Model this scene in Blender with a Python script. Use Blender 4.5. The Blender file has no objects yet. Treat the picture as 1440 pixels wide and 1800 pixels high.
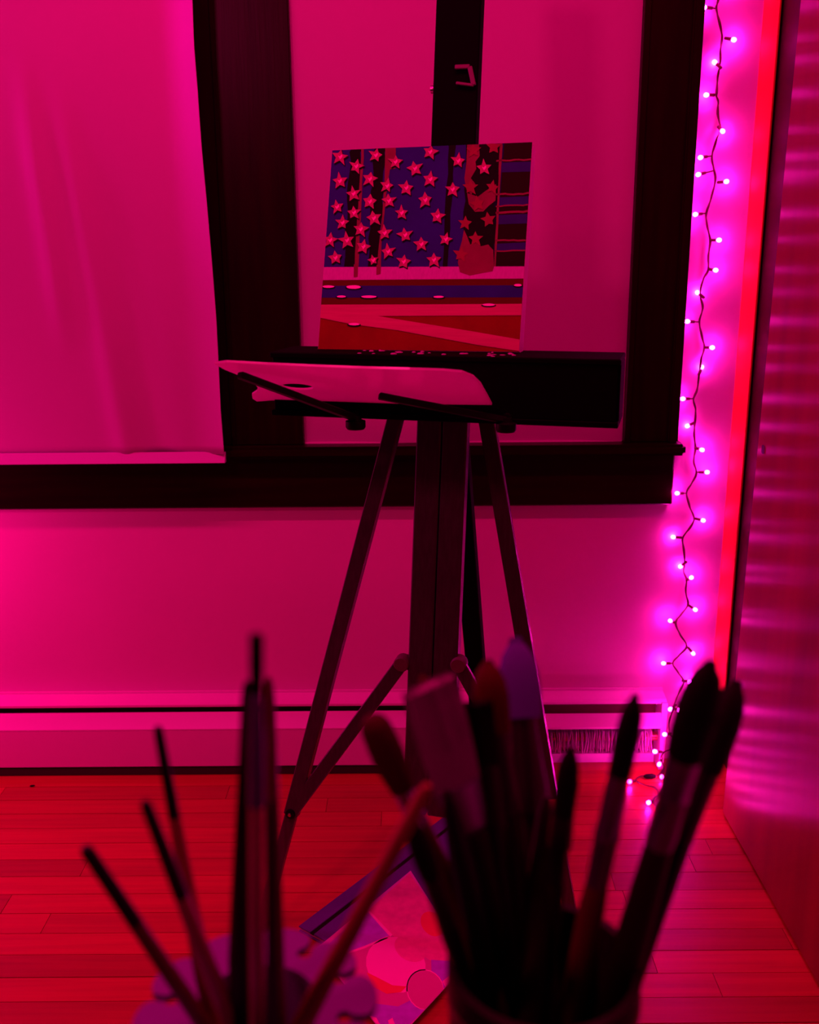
import bpy, bmesh, math, random
from mathutils import Vector as V, Matrix
from mathutils.geometry import tessellate_polygon

random.seed(7)
C = bpy.context.scene.collection
sc = bpy.context.scene

# ------------------------------------------------------------------ camera
FPX, PITCH, YAW, ROLL, CAMH = 1750.0, math.radians(14.92), math.radians(-0.055), math.radians(-0.434), 1.13
F_ = V((0, math.cos(PITCH), -math.sin(PITCH)))
U_ = V((0, math.sin(PITCH), math.cos(PITCH)))
X_ = V((1, 0, 0))
rz = Matrix.Rotation(-YAW, 3, 'Z')
F_, U_, X_ = rz @ F_, rz @ U_, rz @ X_
X_, U_ = (math.cos(ROLL) * X_ + math.sin(ROLL) * U_), (-math.sin(ROLL) * X_ + math.cos(ROLL) * U_)
CAM = V((0, 0, CAMH))
cam = bpy.data.objects.new('camera', bpy.data.cameras.new('camera'))
C.objects.link(cam)
m = Matrix.Identity(4)
for i in range(3):
    m[i][0], m[i][1], m[i][2], m[i][3] = X_[i], U_[i], -F_[i], CAM[i]
cam.matrix_world = m
cam.data.sensor_fit = 'VERTICAL'
cam.data.sensor_height = 36.0
cam.data.lens = FPX / 1800 * 36
cam.data.clip_start = 0.02
cam.data.dof.use_dof = True
cam.data.dof.focus_distance = 1.6
cam.data.dof.aperture_fstop = 5.6
sc.camera = cam

# ------------------------------------------------------------------ world, light, exposure
w = bpy.data.worlds.new('world')
sc.world = w
w.use_nodes = True
w.node_tree.nodes['Background'].inputs[0].default_value = (1.0, 0.07, 0.18, 1)
w.node_tree.nodes['Background'].inputs[1].default_value = 0.004
sc.view_settings.view_transform = 'Standard'
sc.view_settings.look = 'None'
sc.view_settings.exposure = 0.3
sc.view_settings.gamma = 1
sc.view_settings.use_curve_mapping = False
sc.cycles.use_denoising = True
sc.cycles.max_bounces = 8
sc.cycles.sample_clamp_indirect = 4


def area(name, loc, look, size, size_y, power, col):
    l = bpy.data.lights.new(name, 'AREA')
    l.shape = 'RECTANGLE'
    l.size, l.size_y, l.energy, l.color = size, size_y, power, col
    o = bpy.data.objects.new(name, l)
    o.location = loc
    o.rotation_euler = (V(look) - V(loc)).to_track_quat('-Z', 'Y').to_euler()
    C.objects.link(o)
    return o


# LED strip along the ceiling in front of the windows, a red lamp left of the camera, an LED strip end low at the left
area('ceiling_led_strip', (-0.1, 0.95, 2.55), (-0.1, 1.4, 0.0), 2.6, 0.06, 33, (1.0, 0.0, 0.165))
area('room_lamp', (-0.83, 0.05, 1.95), (0.2, 2.0, 1.1), 0.14, 0.14, 6.5, (1.0, 0.015, 0.19))
area('corner_lamp', (-1.3, 1.80, 0.62), (-0.7, 2.05, 0.4), 0.1, 0.3, 3.2, (1.0, 0.0, 0.24))
area('upper_lamp', (-1.5, 1.922, 1.72), (-0.3, 1.94, 1.55), 0.06, 0.1, 7.5, (1.0, 0.0, 0.42))


# ------------------------------------------------------------------ pixel measurements to world points
def ray(px, py):
    return (px - 720) / FPX * X_ + (900 - py) / FPX * U_ + F_


def at(px, py, depth):
    return CAM + depth * ray(px, py)


def on(px, py, axis, val):
    r = ray(px, py)
    return CAM + r * ((val - CAM[axis]) / r[axis])


def onp(px, py, p0, n):
    r = ray(px, py)
    return CAM + r * ((p0 - CAM).dot(n) / r.dot(n))


# ------------------------------------------------------------------ materials
def mat(name, col, rough=0.5, metal=0.0, var=0.0, scale=(30, 30, 30), bump=0.0, bscale=None, spec=0.4, coat=0.0,
        emit=None, estr=0, trans=0.0, objrand=0.0, detail=4):
    m = bpy.data.materials.new(name)
    m.use_nodes = True
    nt = m.node_tree
    b = nt.nodes['Principled BSDF']
    b.inputs['Base Color'].default_value = (*col, 1)
    b.inputs['Roughness'].default_value = rough
    b.inputs['Metallic'].default_value = metal
    b.inputs['Specular IOR Level'].default_value = spec
    b.inputs['Coat Weight'].default_value = coat
    b.inputs['Coat Roughness'].default_value = 0.15
    if emit:
        b.inputs['Emission Color'].default_value = (*emit, 1)
        b.inputs['Emission Strength'].default_value = estr
    if trans:
        b.inputs['Transmission Weight'].default_value = trans
    geo = nt.nodes.new('ShaderNodeNewGeometry')

    def noise(sc_, det=detail):
        mp = nt.nodes.new('ShaderNodeMapping')
        mp.inputs['Scale'].default_value = sc_
        n = nt.nodes.new('ShaderNodeTexNoise')
        n.inputs['Scale'].default_value = 1
        n.inputs['Detail'].default_value = det
        nt.links.new(geo.outputs['Position'], mp.inputs[0])
        nt.links.new(mp.outputs[0], n.inputs[0])
        return n, mp
    if var or objrand:
        n, mp = noise(scale)
        mr = nt.nodes.new('ShaderNodeMapRange')
        mr.inputs['From Min'].default_value = 0.25
        mr.inputs['From Max'].default_value = 0.75
        mr.inputs['To Min'].default_value = 1 - var
        mr.inputs['To Max'].default_value = 1 + var
        nt.links.new(n.outputs[0], mr.inputs[0])
        src = mr.outputs[0]
        if objrand:
            oi = nt.nodes.new('ShaderNodeObjectInfo')
            ma = nt.nodes.new('ShaderNodeMath')
            ma.operation = 'MULTIPLY_ADD'
            ma.inputs[1].default_value = 2 * objrand
            ma.inputs[2].default_value = 1 - objrand
            nt.links.new(oi.outputs['Random'], ma.inputs[0])
            mu = nt.nodes.new('ShaderNodeMath')
            mu.operation = 'MULTIPLY'
            nt.links.new(ma.outputs[0], mu.inputs[0])
            nt.links.new(src, mu.inputs[1])
            src = mu.outputs[0]
            va = nt.nodes.new('ShaderNodeVectorMath')
            va.operation = 'SCALE'
            va.inputs[0].default_value = (7.3, 3.1, 5.7)
            nt.links.new(oi.outputs['Random'], va.inputs['Scale'])
            vb = nt.nodes.new('ShaderNodeVectorMath')
            vb.operation = 'ADD'
            nt.links.new(geo.outputs['Position'], vb.inputs[0])
            nt.links.new(va.outputs[0], vb.inputs[1])
            nt.links.new(vb.outputs[0], mp.inputs[0])
        sm = nt.nodes.new('ShaderNodeVectorMath')
        sm.operation = 'SCALE'
        sm.inputs[0].default_value = col
        nt.links.new(src, sm.inputs['Scale'])
        nt.links.new(sm.outputs[0], b.inputs['Base Color'])
    if bump:
        n, mp = noise(bscale or scale)
        bp = nt.nodes.new('ShaderNodeBump')
        bp.inputs['Strength'].default_value = bump
        bp.inputs['Distance'].default_value = 0.002
        nt.links.new(n.outputs[0], bp.inputs['Height'])
        nt.links.new(bp.outputs[0], b.inputs['Normal'])
    return m


def translucent(m, fac, col):
    nt = m.node_tree
    b = nt.nodes['Principled BSDF']
    t = nt.nodes.new('ShaderNodeBsdfTranslucent')
    t.inputs[0].default_value = (*col, 1)
    mx = nt.nodes.new('ShaderNodeMixShader')
    mx.inputs[0].default_value = fac
    nt.links.new(b.outputs[0], mx.inputs[1])
    nt.links.new(t.outputs[0], mx.inputs[2])
    nt.links.new(mx.outputs[0], nt.nodes['Material Output'].inputs[0])
    return m


M = dict(
    wall=mat('painted_plaster', (0.78, 0.70, 0.70), 0.42, var=0.03, scale=(4, 4, 4), bump=0.08, bscale=(25, 25, 25)),
    shade=translucent(mat('shade_fabric', (0.66, 0.60, 0.62), 0.6, var=0.02, scale=(3, 3, 3)), 0.12, (0.7, 0.6, 0.6)),
    trim=mat('dark_stained_wood', (0.010, 0.0012, 0.0012), 0.34, spec=0.16, var=0.35, scale=(60, 60, 4), bump=0.1, bscale=(120, 120, 6)),
    trimh=mat('dark_stained_wood_horizontal', (0.010, 0.0012, 0.0012), 0.34, spec=0.16, var=0.35, scale=(4, 60, 60), bump=0.1, bscale=(6, 120, 120)),
    trimdark=mat('dark_jamb_wood', (0.012, 0.002, 0.002), 0.45, spec=0.2),
    orange=mat('orange_stained_wood', (0.80, 0.12, 0.030), 0.42, var=0.2, scale=(40, 40, 3)),
    panel=mat('varnished_door_wood', (0.26, 0.05, 0.030), 0.34, var=0.25, scale=(6, 14, 1.2)),
    plank=mat('oak_plank', (0.43, 0.090, 0.025), 0.34, var=0.17, scale=(4, 90, 20), objrand=0.24, bump=0.05, bscale=(8, 200, 50)),
    gap=mat('floor_gap', (0.05, 0.012, 0.006), 0.8),
    metalwhite=mat('white_enamel', (0.86, 0.82, 0.82), 0.34),
    fin=mat('heater_fin_aluminium', (0.80, 0.74, 0.76), 0.25),
    copper=mat('copper_pipe', (0.5, 0.22, 0.12), 0.35, 1.0),
    slotshade=mat('slot_shade_dark', (0.10, 0.02, 0.02), 0.7),
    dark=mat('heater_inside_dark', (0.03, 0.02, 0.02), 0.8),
    easel=mat('dark_easel_frame', (0.060, 0.045, 0.045), 0.26, var=0.2, scale=(200, 200, 8)),
    easelback=mat('black_easel_metal', (0.0016, 0.001, 0.0012), 0.7, spec=0.03),
    black=mat('black_plastic', (0.004, 0.002, 0.003), 0.5, spec=0.12),
    greycap=mat('grey_plastic_cap', (0.14, 0.085, 0.085), 0.5),
    steel=mat('steel', (0.5, 0.42, 0.46), 0.3, 1.0),
    palette=translucent(mat('white_palette_plastic', (0.72, 0.62, 0.64), 0.10), 0.5, (0.92, 0.75, 0.82)),
    canvas=mat('primed_canvas', (0.85, 0.8, 0.8), 0.7, bump=0.1, bscale=(1500, 1500, 1500)),
    wire=mat('dark_wire', (0.09, 0.008, 0.03), 0.5),
    socket=mat('dark_socket', (0.10, 0.008, 0.03), 0.45),
    bulb=mat('lit_led_bulb', (0.8, 0.7, 0.9), 0.3, emit=(1.0, 0.007, 0.46), estr=150),
    table=mat('dark_table_wood', (0.06, 0.03, 0.02), 0.5, var=0.2, scale=(5, 60, 60)),
    jar=mat('dark_ceramic', (0.012, 0.004, 0.004), 0.5, spec=0.2, var=0.3, scale=(60, 60, 60)),
    purple=mat('lilac_plastic', (0.17, 0.08, 0.30), 0.5),
    purpledark=mat('purple_cover', (0.085, 0.03, 0.25), 0.5),
    grey=mat('print_base_paper', (0.70, 0.55, 0.6), 0.45),
)


pb = M['panel'].node_tree.nodes['Principled BSDF']
tg = M['panel'].node_tree.nodes.new('ShaderNodeTangent')
tg.direction_type, tg.axis = 'RADIAL', 'Z'
M['panel'].node_tree.links.new(tg.outputs[0], pb.inputs['Tangent'])
pb.inputs['Anisotropic'].default_value = 0.85
pb.inputs['Anisotropic Rotation'].default_value = 0.0


def flat(name, col, rough=0.55, **k):
    k.setdefault('spec', 0.05)
    M[name] = mat(name, col, rough, **k)


flat('p_blue', (0.020,0.007,0.20), var=0.12)
flat('p_black', (0.004,0.002,0.003))
flat('p_maroon', (0.012,0.001,0.002))
flat('p_purple', (0.022,0.007,0.16), var=0.15)
flat('p_drip', (0.2,0.018,0.06), var=0.2)
flat('p_white', (0.50, 0.20, 0.46), var=0.1, scale=(400, 400, 20))
flat('p_cloud', (0.95, 0.75, 0.8))
flat('p_red', (0.20, 0.008, 0.006), var=0.12)
flat('p_dred', (0.09,0.004,0.004))
flat('p_salmon', (0.50, 0.15, 0.17), var=0.1, scale=(15, 15, 300))
flat('p_star', (0.42, 0.07, 0.17), var=0.15, scale=(200, 200, 200))
flat('p_starr', (0.25,0.018,0.05), var=0.15)
flat('p_starc', (0.92, 0.42, 0.62))
flat('q_pink', (0.78, 0.32, 0.36), 0.4, var=0.12, scale=(60, 60, 60))
flat('q_purple', (0.42, 0.16, 0.75), 0.4, var=0.15, scale=(60, 60, 60))
flat('q_rose', (0.62, 0.20, 0.36), 0.4)
flat('q_hot', (0.95, 0.40, 0.62), 0.4)
flat('q_red', (0.80, 0.12, 0.10), 0.4)
flat('q_line', (0.95, 0.55, 0.62), 0.4)
flat('h_black', (0.003, 0.002, 0.002), 0.4, spec=0.3)
flat('h_wood', (0.36, 0.12, 0.065), 0.4, var=0.2)
flat('h_pink', (0.50, 0.20, 0.18), 0.35, var=0.15, spec=0.5, coat=0.5)
flat('h_brown', (0.12, 0.018, 0.016), 0.4, spec=0.5, coat=0.3)
flat('h_stained', (0.018, 0.004, 0.004), 0.5, spec=0.2)
flat('b_dark', (0.006, 0.002, 0.002), 0.7, spec=0.1)
flat('b_brown', (0.06, 0.010, 0.008), 0.7, spec=0.1)
flat('b_red', (0.08, 0.006, 0.005), 0.7, spec=0.1)
flat('b_lilac', (0.12, 0.08, 0.36), 0.6)
flat('b_pink', (0.36, 0.15, 0.30), 0.6)
flat('f_dark', (0.05, 0.02, 0.035), 0.35, metal=0.8)
flat('f_purple', (0.34, 0.14, 0.42), 0.3, metal=0.9)
flat('f_violet', (0.10, 0.03, 0.26), 0.25, spec=0.6)
flat('f_steel', (0.55, 0.42, 0.55), 0.25, metal=1.0)

# ------------------------------------------------------------------ mesh helpers
WL = {}


class MB:
    def __init__(s):
        s.v, s.f, s.mi = [], [], []

    def add(s, vs, fs, mi=0):
        o = len(s.v)
        s.v += [V(v) for v in vs]
        s.f += [tuple(i + o for i in f) for f in fs]
        s.mi += [mi] * len(fs)
        return s

    def box(s, lo, hi, mi=0):
        (a, b, c), (d, e, f) = lo, hi
        return s.add([(a, b, c), (d, b, c), (d, e, c), (a, e, c), (a, b, f), (d, b, f), (d, e, f), (a, e, f)],
                     [(3, 2, 1, 0), (4, 5, 6, 7), (0, 1, 5, 4), (1, 2, 6, 5), (2, 3, 7, 6), (3, 0, 4, 7)], mi)

    def obox(s, p0, p1, side, wside, wother, mi=0, taper=1.0):
        """bar from p0 to p1; side = direction of its width wside"""
        p0, p1 = V(p0), V(p1)
        ax = (p1 - p0).normalized()
        a = (V(side) - ax * V(side).dot(ax)).normalized()
        b = ax.cross(a)
        vs = []
        for p, k in ((p0, 1), (p1, taper)):
            for i, j in ((-1, -1), (1, -1), (1, 1), (-1, 1)):
                vs.append(p + a * (i * wside / 2 * k) + b * (j * wother / 2 * k))
        return s.add(vs, [(3, 2, 1, 0), (4, 5, 6, 7), (0, 1, 5, 4), (1, 2, 6, 5), (2, 3, 7, 6), (3, 0, 4, 7)], mi)

    def prism(s, pts, ext, mi=0):
        """polygon (list of points) extruded along ext"""
        n = len(pts)
        pts = [V(p) for p in pts]
        vs = pts + [p + V(ext) for p in pts]
        tri = tessellate_polygon([pts])
        fs = [tuple(t) for t in tri] + [tuple(i + n for i in reversed(t)) for t in tri]
        fs += [(i, (i + 1) % n, (i + 1) % n + n, i + n) for i in range(n)]
        return s.add(vs, fs, mi)

    def poly(s, pts, mi=0):
        pts = [V(p) for p in pts]
        return s.add(pts, [tuple(t) for t in tessellate_polygon([pts])], mi)

    def holed(s, outer, holes, ext, mi=0):
        loops = [[V(p) for p in outer]] + [[V(p) for p in h] for h in holes]
        tri = tessellate_polygon(loops)
        allp = [p for l in loops for p in l]
        n = len(allp)
        fs = [tuple(t) for t in tri] + [tuple(i + n for i in reversed(t)) for t in tri]
        o = 0
        for l in loops:
            k = len(l)
            fs += [(o + i, o + (i + 1) % k, o + (i + 1) % k + n, o + i + n) for i in range(k)]
            o += k
        return s.add(allp + [p + V(ext) for p in allp], fs, mi)

    def lathe(s, p0, p1, prof, seg=20, side=None, flatk=1.0, mi=0, caps=True):
        """prof: list of (t along p0->p1, radius[, flat ratio])"""
        p0, p1 = V(p0), V(p1)
        ax = (p1 - p0)
        d = ax.normalized()
        side = V(side) if side is not None else (V((1, 0, 0)) if abs(d.x) < 0.9 else V((0, 1, 0)))
        a = (side - d * side.dot(d)).normalized()
        b = d.cross(a)
        vs, fs = [], []
        for q in prof:
            t, r = q[0], q[1]
            k = q[2] if len(q) > 2 else flatk
            for i in range(seg):
                th = 2 * math.pi * i / seg
                vs.append(p0 + ax * t + a * (r * math.cos(th)) + b * (r * k * math.sin(th)))
        for j in range(len(prof) - 1):
            for i in range(seg):
                fs.append((j * seg + i, j * seg + (i + 1) % seg, (j + 1) * seg + (i + 1) % seg, (j + 1) * seg + i))
        if caps:
            fs.append(tuple(reversed(range(seg))))
            fs.append(tuple((len(prof) - 1) * seg + i for i in range(seg)))
        return s.add(vs, fs, mi)

    def tube(s, pts, r, seg=6, mi=0):
        pts = [V(p) for p in pts]
        n = len(pts)
        up = V((0, 1, 0.01))
        vs, fs = [], []
        for i, p in enumerate(pts):
            d = (pts[min(i + 1, n - 1)] - pts[max(i - 1, 0)]).normalized()
            a = (up - d * up.dot(d)).normalized()
            b = d.cross(a)
            for k in range(seg):
                th = 2 * math.pi * k / seg
                vs.append(p + a * (r * math.cos(th)) + b * (r * math.sin(th)))
        for j in range(n - 1):
            for i in range(seg):
                fs.append((j * seg + i, j * seg + (i + 1) % seg, (j + 1) * seg + (i + 1) % seg, (j + 1) * seg + i))
        fs.append(tuple(reversed(range(seg))))
        fs.append(tuple((n - 1) * seg + i for i in range(seg)))
        return s.add(vs, fs, mi)

    def build(s, name, mats, parent=None, bevel=0.0, smooth=False, segs=1, origin=None):
        org = WL[parent.name] if parent else (V(origin) if origin is not None else V((0, 0, 0)))
        me = bpy.data.meshes.new(name)
        me.from_pydata([v - org for v in s.v], [], s.f)
        if not isinstance(mats, (list, tuple)):
            mats = [mats]
        for mm in mats:
            me.materials.append(M[mm] if isinstance(mm, str) else mm)
        me.polygons.foreach_set('material_index', s.mi)
        bm = bmesh.new()
        bm.from_mesh(me)
        bmesh.ops.recalc_face_normals(bm, faces=bm.faces)
        if bevel:
            ed = [e for e in bm.edges if len(e.link_faces) == 2 and e.calc_face_angle(0) > 0.6]
            bmesh.ops.bevel(bm, geom=ed, offset=bevel, segments=segs, affect='EDGES', clamp_overlap=True)
        bm.to_mesh(me)
        bm.free()
        if smooth:
            me.polygons.foreach_set('use_smooth', [True] * len(me.polygons))
            try:
                me.set_sharp_from_angle(angle=math.radians(40))
            except Exception:
                pass
        o = bpy.data.objects.new(name, me)
        C.objects.link(o)
        if parent:
            o.parent = parent
        else:
            o.location = org
        WL[o.name] = org
        return o


def tag(o, label=None, cat=None, group=None, kind=None):
    for k, v in (('label', label), ('category', cat), ('group', group), ('kind', kind)):
        if v:
            o[k] = v
    return o


def thing(name, loc, label, cat, group=None):
    o = bpy.data.objects.new(name, None)
    o.empty_display_size = 0.05
    C.objects.link(o)
    o.location = loc
    WL[o.name] = V(loc)
    return tag(o, label, cat, group)


def struct(o):
    o['kind'] = 'structure'
    return o


# ------------------------------------------------------------------ room shell
W = 2.05            # front face of the back wall
DX = 0.635          # face of the open door
WX = 0.73           # right wall
SILL = 0.735
WIN1 = (-1.25, -0.44)
WIN2 = (on(520, 400, 1, W).x + 0.002, on(1115, 400, 1, W).x - 0.002)
TOP = 2.05
HB, HF = 0.0, 0.0

# floor: sub-floor slab and oak strips
slab = struct(MB().box((-1.6, -0.6, -0.05), (WX, W + 0.1, -0.0125)).build('floor', 'gap'))
PW = 0.0533
unit = MB().box((-0.5, -0.5, -0.5), (0.5, 0.5, 0.5))
y = W - 0.003
first = None
row = 0
while y - PW > 0.45:
    x = -1.45 - random.random() * 0.35
    while x < WX - 0.03:
        L = random.uniform(0.45, 1.25)
        x0, x1 = max(x, -1.45), min(x + L, WX - 0.002)
        if x1 - x0 > 0.05:
            if first is None:
                first = MB().box((-0.5, -0.5, -0.5), (0.5, 0.5, 0.5)).build('plank', 'plank', slab)
                pl = first
            else:
                pl = first.copy()
                C.objects.link(pl)
                pl.parent = slab
            th = 0.0115
            pl.location = ((x0 + x1) / 2, y - PW / 2, -th / 2 - 0.0006 + random.uniform(-0.0002, 0.0002))
            pl.scale = (x1 - x0 - 0.0010, PW - 0.0014, th)
        x += L
    y -= PW
    row += 1

# back wall with two window openings
wb = MB()
xs0, xs1 = -1.7, WX + 0.06
wb.box((xs0, W, -0.05), (xs1, W + 0.12, SILL - 0.02))
wb.box((xs0, W, SILL - 0.02), (WIN1[0], W + 0.12, TOP))
wb.box((WIN1[1], W, SILL - 0.02), (WIN2[0], W + 0.12, TOP))
wb.box((WIN2[1], W, SILL - 0.02), (xs1, W + 0.12, TOP))
wb.box((xs0, W, TOP), (xs1, W + 0.12, 2.7))
struct(wb.build('wall_back', 'wall'))
struct(MB().box((WX, -0.6, -0.05), (WX + 0.1, W, 2.7)).build('wall_right', 'wall'))

# windows behind the shades (sash and dark glass)
for i, (a, b) in enumerate((WIN1, WIN2)):
    fr = MB()
    fr.box((a, W + 0.075, SILL - 0.02), (b, W + 0.115, SILL + 0.04))
    fr.box((a, W + 0.075, TOP - 0.05), (b, W + 0.115, TOP))
    fr.box((a, W + 0.075, SILL + 0.04), (a + 0.045, W + 0.115, TOP - 0.05))
    fr.box((b - 0.045, W + 0.075, SILL + 0.04), (b, W + 0.115, TOP - 0.05))
    fr.box((a + 0.045, W + 0.075, 1.36), (b - 0.045, W + 0.115, 1.41))
    wo = struct(fr.build('window_%d' % (i + 1), 'trim'))
    for z0, z1 in ((SILL + 0.04, 1.36), (1.41, TOP - 0.05)):
        MB().box((a + 0.045, W + 0.093, z0), (b - 0.045, W + 0.097, z1)).build('pane', 'black', wo)

# casings: flat board plus raised back band
CF = W - 0.022


def casing(name, x0, x1, bandl, bandr, x0t=None):
    c = struct(MB().box((x0, CF, SILL), (x1, W, TOP + 0.1)).build(name, 'trim', bevel=0.002))
    if bandl:
        MB().box((x0 - 0.004, CF - 0.012, SILL), (x0 + 0.016, W, TOP + 0.1)).build('back_band', 'trim', c, bevel=0.003, segs=2)
    if bandr:
        MB().box((x1 - 0.016, CF - 0.012, SILL), (x1 + 0.004, W, TOP + 0.1)).build('back_band', 'trim', c, bevel=0.003, segs=2)
    return c


cx0 = on(372, 400, 1, CF).x
cx1 = on(520, 400, 1, CF).x
rx0 = on(1115, 400, 1, CF).x
rx1 = on(1213, 400, 1, CF).x
mull = casing('trim_1', cx0 - 0.035, cx1, False, False)
MB().box((cx0 + 0.018, CF - 0.004, SILL), (cx0 + 0.026, CF, TOP + 0.1)).build('bead', 'trim', mull, bevel=0.001)
rc = casing('trim_2', rx0, rx1 - 0.004, False, True)
MB().box((rx0, CF - 0.004, SILL), (rx0 + 0.012, CF, TOP + 0.1)).build('bead', 'trim', rc, bevel=0.001)
# stool (sill board) and apron
st1 = on(1206, 806, 1, W - 0.05).x
stool = MB().box((-1.4, W - 0.05, SILL - 0.024), (st1, W + 0.075, SILL))
struct(stool.build('trim_3', 'trimh', bevel=0.006, segs=2))
za = on(600, 892, 1, W - 0.02).z
ap1 = on(1184, 850, 1, W - 0.02).x
struct(MB().box((-1.4, W - 0.020, za), (ap1, W, SILL - 0.024)).build('trim_4', 'trimh', bevel=0.003))

# orange wood corner strip on the back wall
ox0, ox1 = on(1297, 600, 1, W).x, on(1327, 600, 1, W - 0.025).x
struct(MB().prism([(ox0, W, 0.0), (ox0, W - 0.003, 0.0), (ox1 - 0.004, W - 0.026, 0.0), (ox1, W - 0.024, 0.0), (ox1, W, 0.0)], (0, 0, 2.69)).build('trim_5', 'orange', bevel=0.001))
# dark return jamb beside it, against the right wall
struct(MB().box((ox1 + 0.003, W - 0.20, 0.0), (WX, W, 2.69)).build('trim_6', 'trimdark', bevel=0.003))
# open varnished door standing along the right wall
DR = 1.80
door = struct(MB().prism([(DX, DR - 0.86, 0.006), (DX, DR + 0.012, 0.006), (DX, DR - 0.055, 2.03), (DX, DR - 0.86, 2.03)], (0.04, 0, 0)).build('door_1', 'panel', bevel=0.0015))
kp = on(1342, 790, 0, DX)
kh = MB()
pts = []
for k in range(16):
    th = 2 * math.pi * k / 16
    pts.append((DX - 0.0008, kp.y + 0.0075 * math.cos(th), kp.z + (0.0062 if math.sin(th) > 0 else -0.0062) * 0.6 + 0.0045 * math.sin(th)))
kh.prism(pts, (0.0006, 0, 0))
kh.build('keyhole', 'black', door)

# ------------------------------------------------------------------ roller shades
# left: hangs in front of the casing, edge curling back
edge = [(347, 0), (350, 80), (356, 160), (362, 260), (369, 350), (376, 450), (383, 560), (387, 650), (390, 720), (396, 800)]
SD = W - 0.075


def edge_x(py):
    for (xa, ya), (xb, yb) in zip(edge, edge[1:]):
        if ya <= py <= yb:
            return xa + (xb - xa) * (py - ya) / (yb - ya)
    return edge[0][0] + (py - edge[0][1]) * 0.045 if py < 0 else edge[-1][0]


def sstep(a, b, x):
    t = max(0, min(1, (x - a) / (b - a)))
    return t * t * (3 - 2 * t)


hem0 = on(200, 799, 1, SD).z
ztop = 1.98
NU, NV = 90, 70
vs, fs = [], []
for j in range(NV + 1):
    v = j / NV
    z = hem0 + (ztop - hem0) * v
    py = 900 - 1700 * ((z - CAMH) / 1.95) - 200 * 0
    pyr = max(-200, min(800, (lambda zz: (900 - FPX * (U_.dot(V((0, SD, zz)) - CAM)) / (F_.dot(V((0, SD, zz)) - CAM))))(z)))
    xr = on(edge_x(pyr), pyr, 1, SD).x
    for i in range(NU + 1):
        u = i / NU
        u = 1 - (1 - u) ** 1.6
        x = -1.30 + (xr + 1.30) * u
        s = xr - x
        curl = 0.045 * max(0.0, 1 - s / 0.07) ** 2 * (0.25 + 0.75 * sstep(0.95, 1.5, z))
        fold = 0.007 * math.exp(-((s - 0.33 + 0.05 * (1.5 - z)) / 0.018) ** 2) * sstep(0.9, 1.1, z) * (1 - sstep(1.25, 1.5, z))
        fold += 0.006 * math.exp(-((s - 0.275 + 0.10 * (1.5 - z)) / 0.022) ** 2) * (1 - sstep(1.2, 1.45, z))
        fold -= 0.006 * math.exp(-((s - 0.23 + 0.13 * (1.5 - z)) / 0.03) ** 2) * (1 - sstep(1.0, 1.3, z))
        vs.append((x, SD - curl - fold * 1.0 + 0.004 * math.sin(z * 5 + x * 3), z))
for j in range(NV):
    for i in range(NU):
        a = j * (NU + 1) + i
        fs.append((a, a + 1, a + NU + 2, a + NU + 1))
sh = thing('window_shade', (-0.85, SD, hem0), 'wide white roller shade hanging over the casing of the left window', 'window shade')
MB().add(vs, fs).build('shade_cloth', 'shade', sh, smooth=True)
so = sh.children[0].modifiers.new('thickness', 'SOLIDIFY')
so.thickness = 0.0008
hx = on(397, 806, 1, SD).x
hz0 = on(200, 814, 1, SD).z
MB().prism([(-1.30, SD - 0.001, hem0 + 0.004), (-1.30, SD - 0.013, hz0 + 0.001), (-1.30, SD - 0.009, hz0), (-1.30, SD + 0.003, hz0), (-1.30, SD + 0.003, hem0 + 0.004)], (hx + 1.30, 0, 0)).build('hem_bar', 'shade', sh, bevel=0.0008)
MB().lathe((-1.32, SD + 0.014, 2.0), (hx - 0.02, SD + 0.014, 2.0), [(0, 0.02), (1, 0.02)]).build('roller', 'metalwhite', sh, smooth=True)
# right: inside the window opening
RD = W - 0.006
rl, rr = on(520, 400, 1, W - 0.022).x + 0.0006, on(1115, 400, 1, W - 0.022).x - 0.0006
hz = on(800, 788, 1, RD).z
h1 = on(800, 777, 1, RD).z
sh2 = thing('window_shade', (0.1, RD, hz), 'white roller shade drawn down inside the right window behind the easel', 'window shade')
vs, fs = [], []
for j in range(41):
    z = h1 + (1.99 - h1) * j / 40
    for i in range(41):
        u = i / 40
        x = rl + (rr - rl) * u
        vs.append((x, RD + 0.003 * math.sin(u * 9 + z * 2) - 0.002 * math.sin(z * 4), z))
for j in range(40):
    for i in range(40):
        a = j * 41 + i
        fs.append((a, a + 1, a + 42, a + 41))
MB().add(vs, fs).build('shade_cloth', 'shade', sh2, smooth=True)
MB().prism([(rl + 0.001, RD - 0.001, h1 + 0.002), (rl + 0.001, RD - 0.011, hz + 0.001), (rl + 0.001, RD - 0.008, hz), (rl + 0.001, RD + 0.003, hz), (rl + 0.001, RD + 0.003, h1 + 0.002)], (rr - rl - 0.002, 0, 0)).build('hem_bar', 'shade', sh2, bevel=0.0008)
MB().lathe((rl, RD + 0.014, 2.01), (rr, RD + 0.014, 2.01), [(0, 0.018), (1, 0.018)]).build('roller', 'metalwhite', sh2, smooth=True)

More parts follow.
